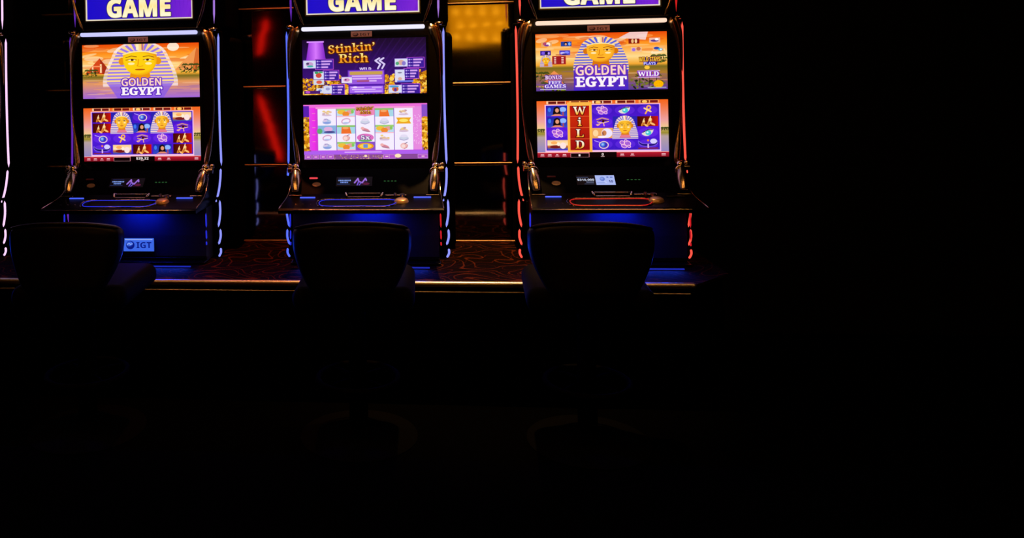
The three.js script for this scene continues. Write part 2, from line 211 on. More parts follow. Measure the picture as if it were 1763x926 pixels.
function reels(credit, cols, wildCol, letters) {
  return canvas(1000, 450, (c, w, h) => {
    rect(c, 0, 0, w, h, grad(c, 0, 0, 0, h, [0, '#f5641a'], [0.35, '#f0a0a0'], [0.48, '#f4c890'], [0.58, '#9a8a30'], [0.64, '#b8a0a0'], [1, '#8a80d0']));
    palms(c, 28, 240, 34); palms(c, 968, 235, 34);
    for (let i = 0; i < 5; i++) { const x = 90 + i * 176; rect(c, x - 14, 2, 150, 24, ['#ffd0a0', '#ffb060', '#ffe0c0'][i % 3]); rect(c, x, 4, 62, 20, '#6a1210'); rect(c, x + 70, 4, 60, 20, '#7a1412'); if (i > 1 && i !== 3) ell(c, x + 30, 15, 20, 11, '#ffc860'); }
    rect(c, 62, 30, 880, 380, '#f6c0e8'); rect(c, 71, 36, 862, 358, grad(c, 0, 36, 0, 394, [0, '#3a14b8'], [0.5, '#5a18e0'], [1, '#3c18c4']));
    const cw = 172, ch = 89.5;
    for (let i = 1; i < 5; i++) rect(c, 71 + i * cw - 2, 36, 4, 358, '#4818c8');
    for (let i = 0; i < 5; i++) for (let j = 0; j < 4; j++) { const x = 71 + (i + 0.5) * cw, y = 36 + (j + 0.5) * ch; ell(c, x, y, cw * 0.44, ch * 0.42, 'rgba(130,60,250,.35)'); }
    cols.forEach((col, i) => col.forEach((s, j) => { const x = 71 + (i + 0.5) * cw, y = 36 + (j + 0.5) * ch; if (sym[s]) sym[s](c, x, y, cw, ch); }));
    cols.forEach((col, i) => col.forEach((s, j) => { if (s !== 'king') return; const x = 71 + (i + 0.5) * cw; rect(c, x - 92, 36 + j * ch + 4, 184, ch * 2 - 6, '#2a22b0'); king(c, x, 36 + j * ch - 2, 196, ch * 2.05, { stripe: '#7e70d8', cloth: '#ffe0d0', skin: '#ffc030', shade: '#e07c14' }); poly(c, [[x - 32, 36 + j * ch + 150], [x + 32, 36 + j * ch + 150], [x + 44, 36 + j * ch + 172], [x - 44, 36 + j * ch + 172]], '#e87a90'); }));
    if (wildCol >= 0) { const x = 71 + wildCol * cw; rect(c, x - 8, 12, cw + 16, 402, '#ffb84a'); rect(c, x + 12, 40, cw - 24, 352, grad(c, 0, 40, 0, 392, [0, '#b80c10'], [0.3, '#c8280c'], [1, '#9a0a10'])); [...letters].forEach((l, j) => { const y = 36 + (j + 0.5) * ch; rect(c, x + 12, y + ch / 2 - 3, cw - 24, 4, '#e86030'); T(c, l, x + cw / 2, y + 30, 88, 'serif bold', grad(c, 0, -70, 0, 0, [0, '#ffffff'], [0.55, '#ffe9c0'], [1, '#ffa81c']), { stroke: '#5a0606', lw: 12, sx: l === 'W' ? 1.05 : 1.1 }); }); }
    rect(c, 0, 412, w, 38, grad(c, 0, 412, 0, 450, [0, '#c01830'], [1, '#7a0c1c'])); rect(c, 0, 408, w, 5, '#ffb0a0');
    for (const [x, k] of [[38, 1], [95, 1], [152, 0.6], [208, 1], [648, 1], [725, 0.8], [960, 1.2]]) { rect(c, x - 13 * k, 424, 26 * k, 8, '#f0c0c8'); rect(c, x - 16, 436, 32, 6, '#d88a98'); }
    rect(c, 256, 418, 140, 32, '#120406', '#d8a0a8', 3); rect(c, 400, 410, 206, 40, '#0a0204'); 
    T(c, credit, 500, 438, 28, 'sans bold', '#fff4f0', { w: credit.length > 2 ? 108 : 0 }); rect(c, 486, 442, 28, 5, '#c8a8a8'); if (credit.length < 3) { rect(c, 316, 426, 14, 16, '#f0e0e0'); }
  });
}
const lowerPlain = reels('$39.32', [['statue', 'statue', 'gem', 'wings'], ['king', '', 'ankh', 'shore'], ['gem', 'woman', 'eye', 'statue'], ['king', '', 'bug', 'woman'], ['shore', 'eye', 'statue', 'statue']], -1, '');
const lowerWild = reels('0', [['woman', 'woman', 'bug', 'shore'], ['', '', '', ''], ['bug', 'eye', 'veil', 'gem'], ['jewel', 'king', '', 'bug'], ['ankh', 'statue', 'jewel', 'wings']], 1, 'WiLD');
function coins(c, x0, x1, y0, y1, n) { for (let i = 0; i < n; i++) { const x = rr(x0, x1), y = rr(y0, y1); ell(c, x, y, rr(9, 20), rr(5, 12), ['#f0b020', '#c87a10', '#ffd45a', '#8a4a0c', '#e89a18'][i % 5], rr(-1, 1)); } }
function richTitle(c, x, y, k) {
  const g = (s) => grad(c, 0, -70 * s, 0, 0, [0, '#fff0a0'], [0.45, '#ffc040'], [0.5, '#d87010'], [1, '#ffb030']);
  c.save(); c.translate(x, y); c.scale(k, k); c.rotate(-0.06); T(c, 'Stinkin\u2019', 0, 0, 92, 'serif bold', g(1), { w: 385, stroke: '#5a1c04', lw: 16 }); c.restore();
  c.save(); c.translate(x + 12 * k, y + 88 * k); c.scale(k, k); T(c, 'Rich', 0, 0, 98, 'serif bold', g(1), { w: 245, stroke: '#5a1c04', lw: 16 }); c.restore();
}
const upperRich = canvas(1000, 460, (c, w, h) => {
  rect(c, 0, 0, w, h, grad(c, 0, 0, 0, h, [0, '#160628'], [0.35, '#2c0c5a'], [0.75, '#3a1078'], [1, '#2a0a50']));
  for (let i = 0; i < 18; i++) poly(c, [[300 + i * 40, 460], [560 + i * 60, 0], [570 + i * 60, 0], [322 + i * 40, 460]], 'rgba(110,40,190,.12)');
  poly(c, [[55, 20], [170, 20], [192, 175], [30, 175]], grad(c, 30, 0, 192, 0, [0, '#8a2ad0'], [0.5, '#d878ff'], [1, '#7a20c0'])); rect(c, 38, 14, 140, 12, '#d890ff');
  coins(c, 0, 260, 330, 460, 190); coins(c, 640, 740, 300, 460, 80); coins(c, 260, 380, 380, 460, 60); coins(c, 900, 1000, 270, 460, 130); coins(c, 0, 1000, 425, 460, 200); coins(c, 100, 300, 300, 380, 60);
  richTitle(c, 405, 108, 1);
  for (const dx of [0, 34]) line(c, [[625 + dx, 165], [592 + dx, 185], [632 + dx, 215], [612 + dx, 250]], '#d8ccf8', 14);   // rising wisps
  T(c, 'WILD', 512, 262, 30, 'sans bold', '#f0e0ff', { w: 96, stroke: '#4a1a90', lw: 6 });
  const pay = (x, y, iw, items, bw) => { rect(c, x + iw - 6, y - 8, bw, 84, '#3a1a98', '#c050d8', 4); rect(c, x, y, iw, 66, '#d8dcf4', '#8a6ac8', 4); items.forEach(([dx, dy, a, b, f]) => ell(c, x + dx * iw, y + dy * 66, a, b, f)); for (let i = 0; i < 3; i++) { ell(c, x + iw + 14, y + 10 + i * 24, 8, 7, '#b8a0f0'); rect(c, x + iw + 26, y + 8 + i * 24, 12, 4, '#c0b0f8'); rect(c, x + iw + 44 , y + 3 + i * 24, (bw - 62) * (1 - i * 0.18), 14, '#d0a0f0'); } };
  pay(6, 172, 104, [[0.5, 0.5, 30, 20, '#c8a0d0'], [0.35, 0.4, 12, 10, '#504070'], [0.55, 0.75, 26, 8, '#40b0a8']], 148);
  pay(88, 265, 86, [[0.5, 0.5, 24, 20, '#d04a3a'], [0.3, 0.15, 16, 10, '#3aa060'], [0.7, 0.12, 18, 8, '#4ab070']], 128); rect(c, 88, 335, 86, 40, '#d0d8ea'); ell(c, 134, 354, 24, 14, '#e0604a');
  pay(168, 385, 70, [[0.5, 0.4, 18, 12, '#a0a0d8']], 108); rect(c, 110, 405, 60, 40, '#d8dcf0'); ell(c, 140, 424, 14, 10, '#7a90d0');
  pay(748, 172, 104, [[0.5, 0.5, 26, 22, '#d8a8a0'], [0.2, 0.6, 14, 14, '#50a878'], [0.7, 0.6, 16, 18, '#8a7ad0']], 138);
  pay(748, 262, 78, [[0.5, 0.4, 18, 6, '#807a9a']], 120); rect(c, 748, 312, 78, 54, '#e0dcf0'); ell(c, 788, 338, 16, 13, '#e0b0a0');
  pay(696, 388, 106, [[0.5, 0.5, 26, 22, '#e06a2a'], [0.4, 0.2, 40, 8, '#4aa0d8'], [0.5, 0.6, 12, 14, '#5a3aa0']], 150); rect(c, 765, 352, 130, 14, '#6a7ae8');
  rect(c, 370, 262, 292, 118, '#9a58e0', '#5a20b0', 7); rect(c, 384, 272, 264, 28, '#c8a050'); for (const [y, a, b] of [[310, 400, 640], [330, 396, 520], [330, 532, 644], [350, 440, 600]]) rect(c, a, y - 6, b - a, 13, '#d8b0f8'); rect(c, 440, 345, 100, 12, '#a84a6a');
  rect(c, 316, 316, 86, 50, '#e8e0f8', '#a080d8', 4); ell(c, 358, 340, 26, 14, '#d890c0'); ell(c, 350, 338, 8, 7, '#6a3a80');
  rect(c, 376, 388, 282, 66, '#a868f0', '#4a18a8', 9); for (const [y, a, b] of [[404, 394, 500], [404, 560, 640], [420, 400, 590], [436, 420, 640]]) rect(c, a, y - 4, b - a, 9, '#dcb8ff'); ell(c, 425, 402, 18, 8, '#f0d8ff');
  rect(c, 10, 425, 130, 26, '#4a1a70'); ell(c, 40, 436, 20, 10, '#c050d0');
});
const lowerRich = canvas(1000, 450, (c, w, h) => {
  rect(c, 0, 0, w, h, grad(c, 0, 0, 0, h, [0, '#f070d8'], [0.5, '#e858e0'], [0.85, '#c050e8'], [1, '#8a30c0']));
  rect(c, 0, 10, 46, 380, '#5a20b0'); coins(c, -4, 44, 105, 380, 170); rect(c, 46, 25, 70, 350, grad(c, 46, 0, 116, 0, [0, '#e048e8'], [0.55, '#f030e8'], [1, '#c838d0']));
  rect(c, 955, 10, 46, 380, '#8a50c8'); coins(c, 958, 1004, 115, 370, 170); rect(c, 888, 25, 66, 350, '#e88ae0');
  for (let i = 0; i < 60; i++) rect(c, rr(885, 950), rr(90, 330), 5, 5, 'rgba(255,225,255,.85)');
  for (let i = 0; i < 5; i++) rect(c, 70, 70 + i * 58, 26, 4, '#f098c0');
  rect(c, 100, 22, 800, 12, '#f8a0d8');
  const X0 = 113, cw = 155, Y0 = 36, ch = 68;
  for (let i = 0; i < 5; i++) rect(c, X0 + i * cw + 3, Y0, cw - 6, ch * 5, '#f6eeff');
  const icon = {
    bag(x, y) { ell(c, x, y + 4, 36, 20, '#b8c8e8'); ell(c, x - 14, y - 8, 16, 16, '#d8c8e8'); ell(c, x, y + 12, 34, 9, '#8aa0e0'); line(c, [[x - 20, y - 14], [x, y - 20], [x + 12, y - 10]], '#7a6ab0', 4); },
    ring(x, y) { c.beginPath(); c.ellipse(x, y, 34, 20, -0.2, 0, 6.283); c.strokeStyle = '#d8a0c8'; c.lineWidth = 9; c.stroke(); ell(c, x, y + 14, 28, 7, '#b8c8f0'); },
    farm(x, y) { rect(c, x - 74, y - 34, 148, 68, '#b8dcf0'); rect(c, x - 74, y - 34, 148, 16, '#9cd070'); ell(c, x - 34, y - 6, 34, 18, '#f0c040'); ell(c, x + 34, y - 6, 30, 16, '#e8a0a0'); ell(c, x, y + 10, 28, 22, '#f08a30'); ell(c, x + 54, y - 8, 12, 14, '#8ac860'); rect(c, x - 74, y + 24, 148, 10, '#f6c0d0'); },
    tub(x, y) { rect(c, x - 74, y - 34, 148, 68, '#a8d8e8'); rect(c, x - 74, y - 34, 148, 14, '#8ac46a'); poly(c, [[x - 36, y - 20], [x + 30, y - 20], [x + 44, y + 34], [x - 40, y + 34]], '#f0702c'); ell(c, x - 4, y - 12, 26, 10, '#f8a868'); },
    lake(x, y) { rect(c, x - 74, y - 34, 148, 68, '#8ab4e0'); ell(c, x - 60, y + 12, 22, 22, '#60b070'); ell(c, x + 10, y - 4, 36, 20, '#e0b0e0'); ell(c, x + 20, y + 20, 46, 9, '#4a4a90'); },
    shoe(x, y) { ell(c, x, y + 4, 36, 12, '#e08a98', 0.3); ell(c, x - 22, y - 8, 14, 12, '#f0b0b0'); ell(c, x + 8, y + 14, 34, 6, '#b8809a', 0.2); },
    fruit(x, y) { ell(c, x, y + 2, 30, 24, '#f0b8b8'); ell(c, x - 6, y + 4, 16, 14, '#f8dcd8'); line(c, [[x + 6, y - 16], [x + 26, y - 26]], '#7a6a8a', 5); line(c, [[x + 28, y - 4], [x + 20, y + 18], [x, y + 26]], '#c87880', 4); },
    pile(x, y) { for (let i = 0; i < 8; i++) ell(c, x + rr(-30, 30), y + rr(-16, 14), 12, 8, ['#f0d080', '#e8c0a0', '#c8a0a8'][i % 3]); ell(c, x, y + 18, 40, 8, '#d8c0d8'); },
    pot(x, y) { ell(c, x, y + 8, 38, 18, '#d0d4e8'); ell(c, x, y - 10, 28, 12, '#e4dcf4'); line(c, [[x - 34, y + 16], [x, y + 26], [x + 34, y + 14]], '#a098c8', 5); },
    banner(x, y) { poly(c, [[x - 60, y - 24], [x + 60, y - 24], [x + 46, y], [x + 60, y + 26], [x - 60, y + 26], [x - 46, y]], '#f0a820'); ell(c, x, y, 36, 13, '#ffe86a'); },
    five(x, y) { ell(c, x, y, 68, 32, '#e070c0'); ell(c, x, y + 24, 56, 10, '#70b860'); T(c, '5x', x, y + 16, 46, 'serif bold', '#fff', { stroke: '#6a3a90', lw: 8, sx: 1.4 }); },
    scat(x, y) { rect(c, x - 76, y - 34, 152, 68, '#8a50c8'); ell(c, x, y + 2, 66, 26, '#f0a018'); ell(c, x, y + 2, 50, 18, '#ffd050'); rect(c, x - 18, y - 14, 36, 30, '#6a90d8'); },
  };
  const rows = [['pile', 'bag', 'lake', 'ring', 'bag'], ['farm', 'ring', 'tub', 'fruit', 'farm'], ['', 'pot', 'shoe', 'five', 'scat'], ['tub', 'pot', 'farm', 'pile', 'shoe'], ['pile', 'banner', 'pile', 'pot', 'fruit']];
  rows.forEach((col, i) => col.forEach((s, j) => icon[s]?.(X0 + (i + 0.5) * cw, Y0 + (j + 0.5) * ch)));
  for (let i = 1; i < 5; i++) rect(c, X0 + i * cw - 3, Y0, 6, ch * 5, '#8a60c8');
  poly(c, [[X0 + 2 * cw, 8], [X0 + 3 * cw, 8], [X0 + 3 * cw, 88], [X0 + 2.5 * cw, 102], [X0 + 2 * cw, 88]], '#f08ab8'); richTitle(c, X0 + 2.5 * cw, 48, 0.36);
  rect(c, 0, 382, w, 28, '#b060f0'); rect(c, 330, 388, 300, 8, '#e0b0ff'); rect(c, 0, 410, w, 40, '#8a4a9a');
  for (let i = 0; i < 120; i++) rect(c, rr(240, 640), rr(412, 446), 6, 4, ['#d8a040', '#8a5a30', '#f8d890', '#a06a90'][i % 4]);
  for (const x of [8, 70, 130, 190, 645, 690, 920]) rect(c, x, 414, x === 920 ? 76 : 50, 30, '#b050c8', '#d8a0f0', 3); for (const x of [33, 95, 155, 215, 670, 960]) rect(c, x - 12, 426, 24, 7, '#ffd8e0'); ell(c, 500, 424, 12, 10, '#ffe0b0'); ell(c, 760, 424, 26, 16, '#ffe8b8');
});
const signArt = canvas(1000, 560, (c, w, h) => {
  rect(c, 0, 0, w, h, grad(c, 0, 0, w, 0, [0, '#1a0cc8'], [0.45, '#2a10c0'], [0.7, '#5414c4'], [1, '#7a20d0']));
  for (let i = 0; i < 6; i++) poly(c, [[820 + i * 20, h], [620 + i * 90, 0], [650 + i * 90, 0], [850 + i * 20, h]], 'rgba(150,70,240,.14)');
  T(c, 'GAME', 498, 530, 218, 'sans bold', grad(c, 0, -160, 0, 0, [0, '#fff8d0'], [0.45, '#ffe08a'], [0.75, '#fff6c8'], [1, '#fffbe0']), { w: 612, stroke: '#150a60', lw: 26 });
  T(c, 'GAME', 498, 530, 218, 'sans bold', grad(c, 0, -160, 0, 0, [0, '#fff8d0'], [0.45, '#ffe69a'], [0.75, '#fff6c8'], [1, '#fffbe0']), { w: 612, stroke: '#fff2b4', lw: 13 });
  c.strokeStyle = '#e8dcc0'; c.lineWidth = 12; c.strokeRect(6, 6, w - 12, h - 12);
});
const badgeArt = (bg, ink, top) => canvas(300, 130, (c, w, h) => {
  rect(c, 0, 0, w, h, bg); if (top) rect(c, 14, 8, w - 28, 9, top);
  ell(c, 66, 68, 42, 42, ink); ell(c, 60, 60, 31, 27, bg, -0.4); line(c, [[36, 62], [56, 50], [66, 62], [86, 54]], top || ink, 7); line(c, [[40, 78], [62, 84], [84, 72]], ink, 7);
  T(c, 'IGT', 200, 98, 82, 'sans bold', ink, { w: 152 });
});
const displayArt = [canvas(360, 110, (c, w, h) => {
  rect(c, 0, 0, w, h, '#010104'); rect(c, 20, 14, 120, 5, '#20306a'); for (let k = 0; k < 8; k++) rect(c, 20 + k * 16, 34, 13, 16, k % 3 ? '#8aa8f4' : '#7090dc'); for (let k = 0; k < 5; k++) rect(c, 42 + k * 16, 58, 13, 15, k % 2 ? '#7c9cf0' : '#6c8ce0'); rect(c, 10, 84, 130, 5, '#28407a');
  ell(c, 252, 62, 60, 40, '#1c0620'); line(c, [[185, 70], [215, 20], [225, 55], [260, 70], [290, 20], [300, 42]], '#a070e0', 16); line(c, [[225, 55], [212, 96]], '#7a58e0', 13); line(c, [[250, 70], [232, 98]], '#7060d8', 10); ell(c, 300, 82, 34, 14, '#5a1438');
}), canvas(360, 110, (c, w, h) => {
  rect(c, 0, 0, w, h, '#010104'); rect(c, 6, 20, 110, 6, '#4a5a80'); T(c, '$310,000', 88, 62, 32, 'sans bold', '#dfe8ff', { w: 160 }); rect(c, 90, 74, 72, 8, '#7a88b0'); rect(c, 70, 96, 90, 5, '#4a5878');
  rect(c, 180, 0, 180, 110, '#b4c4ff'); ell(c, 245, 42, 24, 24, '#6a84d8'); ell(c, 240, 38, 14, 12, '#90a8f0'); rect(c, 286, 14, 20, 16, '#6a80d0'); rect(c, 318, 18, 26, 10, '#5068c0'); T(c, '10', 320, 84, 38, 'sans bold', '#1a2470'); rect(c, 190, 84, 70, 6, '#8098e0'); line(c, [[262, 66], [278, 86]], '#dfe8ff', 5);
})];
const screenMat = (art, k = 1) => new THREE.MeshStandardMaterial({ color: lin(0.002, 0.002, 0.002), roughness: 0.35, emissive: lin(1, 1, 1), emissiveMap: tex(art), emissiveIntensity: k });
const signTex = tex(signArt);
const A = {
  plain: [screenMat(upperPlain), screenMat(lowerPlain)], rich: [screenMat(upperRich), screenMat(lowerRich)], pays: [screenMat(upperPays), screenMat(lowerWild)],
  sign: new THREE.MeshStandardMaterial({ color: lin(0.002, 0.002, 0.002), roughness: 0.4, emissive: lin(1, 1, 1), emissiveMap: signTex }),
  display: displayArt.map((a) => screenMat(a, 0.9)),
  badge: screenMat(badgeArt('#3f6cf0', '#0a1c88', '#a8c0ff'), 0.9),
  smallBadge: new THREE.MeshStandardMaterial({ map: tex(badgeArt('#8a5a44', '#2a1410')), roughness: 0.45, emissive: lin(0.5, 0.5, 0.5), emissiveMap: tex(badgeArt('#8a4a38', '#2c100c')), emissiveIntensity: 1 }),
};

// ---------------------------------------------------------------- the room
const HP = 0.47;                        // top of the plinth the machines stand on
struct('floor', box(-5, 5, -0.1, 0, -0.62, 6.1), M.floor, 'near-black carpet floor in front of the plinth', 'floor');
struct('ceiling', box(-5, 5, 3.2, 3.3, -0.62, 6.1), M.wall, 'black ceiling over the gaming floor', 'ceiling');
struct('wall_left', box(-5.1, -5, 0, 3.2, -0.62, 6.1), M.wall, 'black side wall', 'wall');
struct('wall_right', box(5, 5.1, 0, 3.2, -0.62, 6.1), M.wall, 'black side wall', 'wall');
struct('wall_front', box(-5, 5, 0, 3.2, 6, 6.1), M.wall, 'black wall facing the machines', 'wall');
const wallBack = struct('wall_back', null, null, 'wall of polished black panels with brass joints', 'wall');
part('wall_core', box(-5, 5, 0, 3.2, -0.62, -0.44), M.wall, wallBack);
const SEAMS = [0.047, 0.469, 0.879, 1.302, 1.724, 2.146, 2.568], PITCH = 1.1146;
for (let i = 0; i < 5; i++) for (let j = 1; j < SEAMS.length - 1; j++) {
  const x0 = -3 * PITCH + i * PITCH, x1 = Math.min(x0 + PITCH, 1.6);
  part('wall_panel', rbox(x0 + 0.003, x1 - 0.003, SEAMS[j] + 0.007, SEAMS[j + 1] - 0.007, -0.44, -0.42, 0.003, 1), M.mirror, wallBack);
}
for (let j = 1; j < SEAMS.length; j++) part('brass_joint', bar([[-3.34, SEAMS[j], -0.425], [1.6, SEAMS[j], -0.425]], 0.0065, { seg: 2, cap: false }), M.brass, wallBack);

// plinth with a cut-off corner, carpeted, with two brass edgings
const plinth = struct('plinth', null, null, 'carpeted plinth with brass edging under the machines', 'plinth');
{
  const out = [[-3.2, -0.44], [1.58, -0.44], [1.58, 0.26], [1.39, 0.45], [-3.2, 0.45]];
  const sh = new THREE.Shape(out.map(([x, z]) => new THREE.Vector2(x, -z)));
  const top = new THREE.ExtrudeGeometry(sh, { depth: 0.012, bevelEnabled: false }).rotateX(-Math.PI / 2).translate(0, HP - 0.012, 0);
  part('carpet_top', top, M.carpet, plinth);
  const sh2 = new THREE.Shape([[-3.2, -0.44], [1.56, -0.44], [1.56, 0.25], [1.38, 0.43], [-3.2, 0.43]].map(([x, z]) => new THREE.Vector2(x, -z)));
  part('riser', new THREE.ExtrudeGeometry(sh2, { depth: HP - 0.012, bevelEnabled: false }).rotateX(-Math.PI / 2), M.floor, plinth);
  part('nosing', rbox(-3.2, 1.39, HP - 0.018, HP + 0.004, 0.43, 0.458, 0.0108, 5), M.steel, plinth);
  part('riser_band', rbox(-3.2, 1.37, HP - 0.035, HP - 0.016, 0.42, 0.436, 0.002, 1), M.carpet, plinth);
  part('lower_edging', rbox(-3.2, 1.37, 0.424, 0.431, 0.42, 0.445, 0.003, 2), M.steel, plinth);
}

// ---------------------------------------------------------------- slot machines
const Y = (a) => a - HP;
const LED = {
  blue: glow(0.1, 0.16, 1.0, 1.1), paleBlue: glow(0.27, 0.3, 1.0, 1.1), deepBlue: glow(0.02, 0.03, 0.75, 0.9), red: glow(1.0, 0.09, 0.06, 1.1), deepRed: glow(0.75, 0.015, 0.015, 0.8), purple: glow(0.12, 0.02, 0.42, 0.9), violet: glow(0.45, 0.22, 0.85, 0.8), pink: glow(1.0, 0.6, 1.0, 1.2),
  barLavender: glow(0.58, 0.58, 1.0, 1.05), barWhite: glow(0.82, 0.8, 1.0, 1.1), barWarm: glow(1.0, 0.66, 0.5, 1.15), slotBlue: glow(0.06, 0.12, 0.95, 1.0), signalRed: glow(0.9, 0.06, 0.08, 0.9), green: glow(0.02, 0.12, 0.03, 0.6), bellyBlue: glow(0.02, 0.05, 1.0, 1.5),
};
function machine(x, label, opt) {
  const g = thing('slot_machine', label, 'slot machine', [x, HP, 0], 0, 'slot machines in the row');
  // bodies
  part('cabinet', join([rbox(-0.385, 0.43, Y(0.475), Y(1.565), -0.40, -0.2, 0.03, 4), rbox(-0.372, 0.372, Y(0.475), Y(1.6), -0.24, -0.1, 0.015, 3)]), M.powder, g);
  const face = new THREE.Shape();
  face.moveTo(-0.312, Y(1.605)); face.bezierCurveTo(-0.372, Y(1.44), -0.372, Y(1.15), -0.315, Y(0.9));
  face.lineTo(0.315, Y(0.9)); face.bezierCurveTo(0.372, Y(1.15), 0.372, Y(1.44), 0.312, Y(1.605)); face.closePath();
  const housing = part('screen_housing', new THREE.ExtrudeGeometry(face, { depth: 0.1, bevelEnabled: true, bevelSize: 0.006, bevelThickness: 0.006, bevelSegments: 2, curveSegments: 20 }).translate(0, 0, -0.118), M.gloss, g);
  const panel = (name, x0, x1, y0, y1, z, d, mat, parent = g) => part(name, box(x0, x1, Y(y0), Y(y1), z - d, z), [M.gloss, M.gloss, M.gloss, M.gloss, mat, M.gloss], parent);
  const up = panel('upper_screen', -0.3, 0.3, 1.2629, 1.5318, 0, 0.02, opt.art[0]); up.userData.label = opt.said[0];
  const low = panel('lower_screen', -0.3, 0.3, 0.9493, 1.2155, 0, 0.02, opt.art[1]); low.userData.label = opt.said[1];
  for (const [y0, y1, on] of [[1.2629, 1.5318, up], [0.9493, 1.2155, low]]) part('bezel', join([box(-0.312, -0.3, Y(y0 - 0.01), Y(y1 + 0.01), -0.015, 0.004), box(0.3, 0.312, Y(y0 - 0.01), Y(y1 + 0.01), -0.015, 0.004), box(-0.3, 0.3, Y(y0 - 0.01), Y(y0), -0.015, 0.004), box(-0.3, 0.3, Y(y1), Y(y1 + 0.01), -0.015, 0.004)]), M.satin, on);
  panel('maker_badge', -0.06, 0.042, 1.5385, 1.5665, 0.004, 0.016, A.smallBadge, housing);
  part('light_bar', rbox(-0.299, 0.296, Y(1.5725), Y(1.592), 0.0, 0.03, 0.008, 3), opt.bar, g);
  // topper
  const topper = part('topper', join([rbox(-0.36, 0.41, Y(1.6), Y(2.18), -0.40, -0.1, 0.02, 3), wedge([[-0.11, Y(1.6), 0.3], [-0.018, Y(1.6), 0.296], [-0.018, Y(2.16), 0.4], [-0.11, Y(2.16), 0.4]])]), M.powder, g);
  const sg = panel('sign', -0.276, 0.272, 1.652, 1.96, 0.002, 0.03, A.sign);
  sg.userData.label = 'blue violet backlit sign reading GAME';
  const fr = 0.006; part('sign_frame', join([box(-0.276 - fr, 0.272 + fr, Y(1.652 - fr), Y(1.652), -0.02, 0.008), box(-0.276 - fr, 0.272 + fr, Y(1.96), Y(1.96 + fr), -0.02, 0.008), box(-0.276 - fr, -0.276, Y(1.652), Y(1.96), -0.02, 0.008), box(0.272, 0.272 + fr, Y(1.652), Y(1.96), -0.02, 0.008)]), M.frame, sg);
  for (const s of [-1, 1]) {
    part('topper_trim', bar([[s * 0.29, Y(1.603), 0.0], [s * 0.312, Y(1.66), 0.006], [s * 0.333, Y(1.73), 0.008], [s * 0.37, Y(1.95), 0.004], [s * 0.385, Y(2.14), -0.02]], 0.009, { rf: (t) => 0.7 + 0.5 * t }), M.chromeSatin, topper);
    // curved chrome trim down the side of the screens, wide at the top
    part('side_trim', bar([[s * 0.322, Y(1.598), -0.012], [s * 0.352, Y(1.49), -0.01], [s * 0.362, Y(1.36), -0.012], [s * 0.36, Y(1.16), -0.012], [s * 0.338, Y(1.0), 0.0], [s * 0.326, Y(0.915), 0.02]], 0.012, { seg: 48, rf: (t) => 0.45 + 1.1 * Math.exp(-((t - 0.06) ** 2) * 40) + 0.75 * Math.exp(-((t - 0.9) ** 2) * 60) }), M.chromeSatin, g);
    const shoulder = part('shoulder', bar([[s * 0.345, Y(1.6), -0.03], [s * 0.366, Y(1.54), -0.028], [s * 0.374, Y(1.44), -0.03], [s * 0.377, Y(1.34), -0.035]], 0.013, { rf: (t) => 1.1 * (1 - t) + 0.15, flat: [0.8, 1, 0.8] }), M.chromeSatin, g);
    part('shoulder_cap', new THREE.SphereGeometry(0.02, 14, 10).scale(1.2, 0.55, 1).translate(s * 0.362, Y(1.598), -0.03), M.chrome, shoulder);
    // hinge: ridged arm and knuckle
    const hz = []; for (let k = 0; k <= 26; k++) { const t = k / 26; hz.push(new THREE.Vector2(0.012 + 0.01 * Math.sin(Math.PI * t) + (k % 2 ? 0.0045 : 0), t * 0.13)); }
    const arm = new THREE.LatheGeometry([new THREE.Vector2(0.0005, 0), ...hz, new THREE.Vector2(0.0005, 0.13)], 14);
    arm.rotateX(-0.72).translate(0, 0, 0); arm.applyMatrix4(new THREE.Matrix4().makeRotationZ(-s * 0.12)); arm.translate(s * 0.322, Y(0.81), 0.142);
    const hinge = part('hinge_arm', arm, M.chromeRough, g);
    part('hinge_knuckle', join([new THREE.TorusGeometry(0.02, 0.006, 8, 20).translate(s * 0.33, Y(0.893), 0.072), new THREE.SphereGeometry(0.02, 14, 10).translate(s * 0.336, Y(0.917), 0.05), new THREE.CylinderGeometry(0.013, 0.013, 0.04, 14).rotateZ(Math.PI / 2).translate(s * 0.352, Y(0.905), 0.055), new THREE.SphereGeometry(0.012, 12, 8).translate(s * 0.366, Y(0.925), 0.04)]), M.chrome, hinge);
  }
  // lights along both sides
  const strip = (s, mat, short) => {
    const r = 0.0052;
    part('side_light', bar([[s * 0.385, Y(1.578), -0.05], [s * 0.383, Y(1.4), -0.05], [s * 0.384, Y(1.1), -0.05], [s * 0.388, Y(0.917), -0.05]], r, { seg: 30 }), mat, g);
    part('side_light', bar(short ? [[s * 0.388, Y(0.905), -0.045], [s * 0.388, Y(0.868), -0.03]] : [[s * 0.387, Y(0.905), -0.04], [s * 0.386, Y(0.85), -0.03], [s * 0.38, Y(0.795), -0.02], [s * 0.367, Y(0.738), -0.01]], r, { seg: 20 }), mat, g);
    for (const [a, b] of [[0.754, 0.62], [0.612, 0.535], [0.519, 0.475]]) part('leg_light', bar([[s * 0.39, Y(a), 0], [s * 0.391, Y(a * 0.5 + b * 0.5), 0.001], [s * 0.38, Y(b), 0]], r, { seg: 10 }), mat, g);
  };
  strip(-1, opt.leds[0], opt.short[0]); strip(1, opt.leds[1], opt.short[1]);
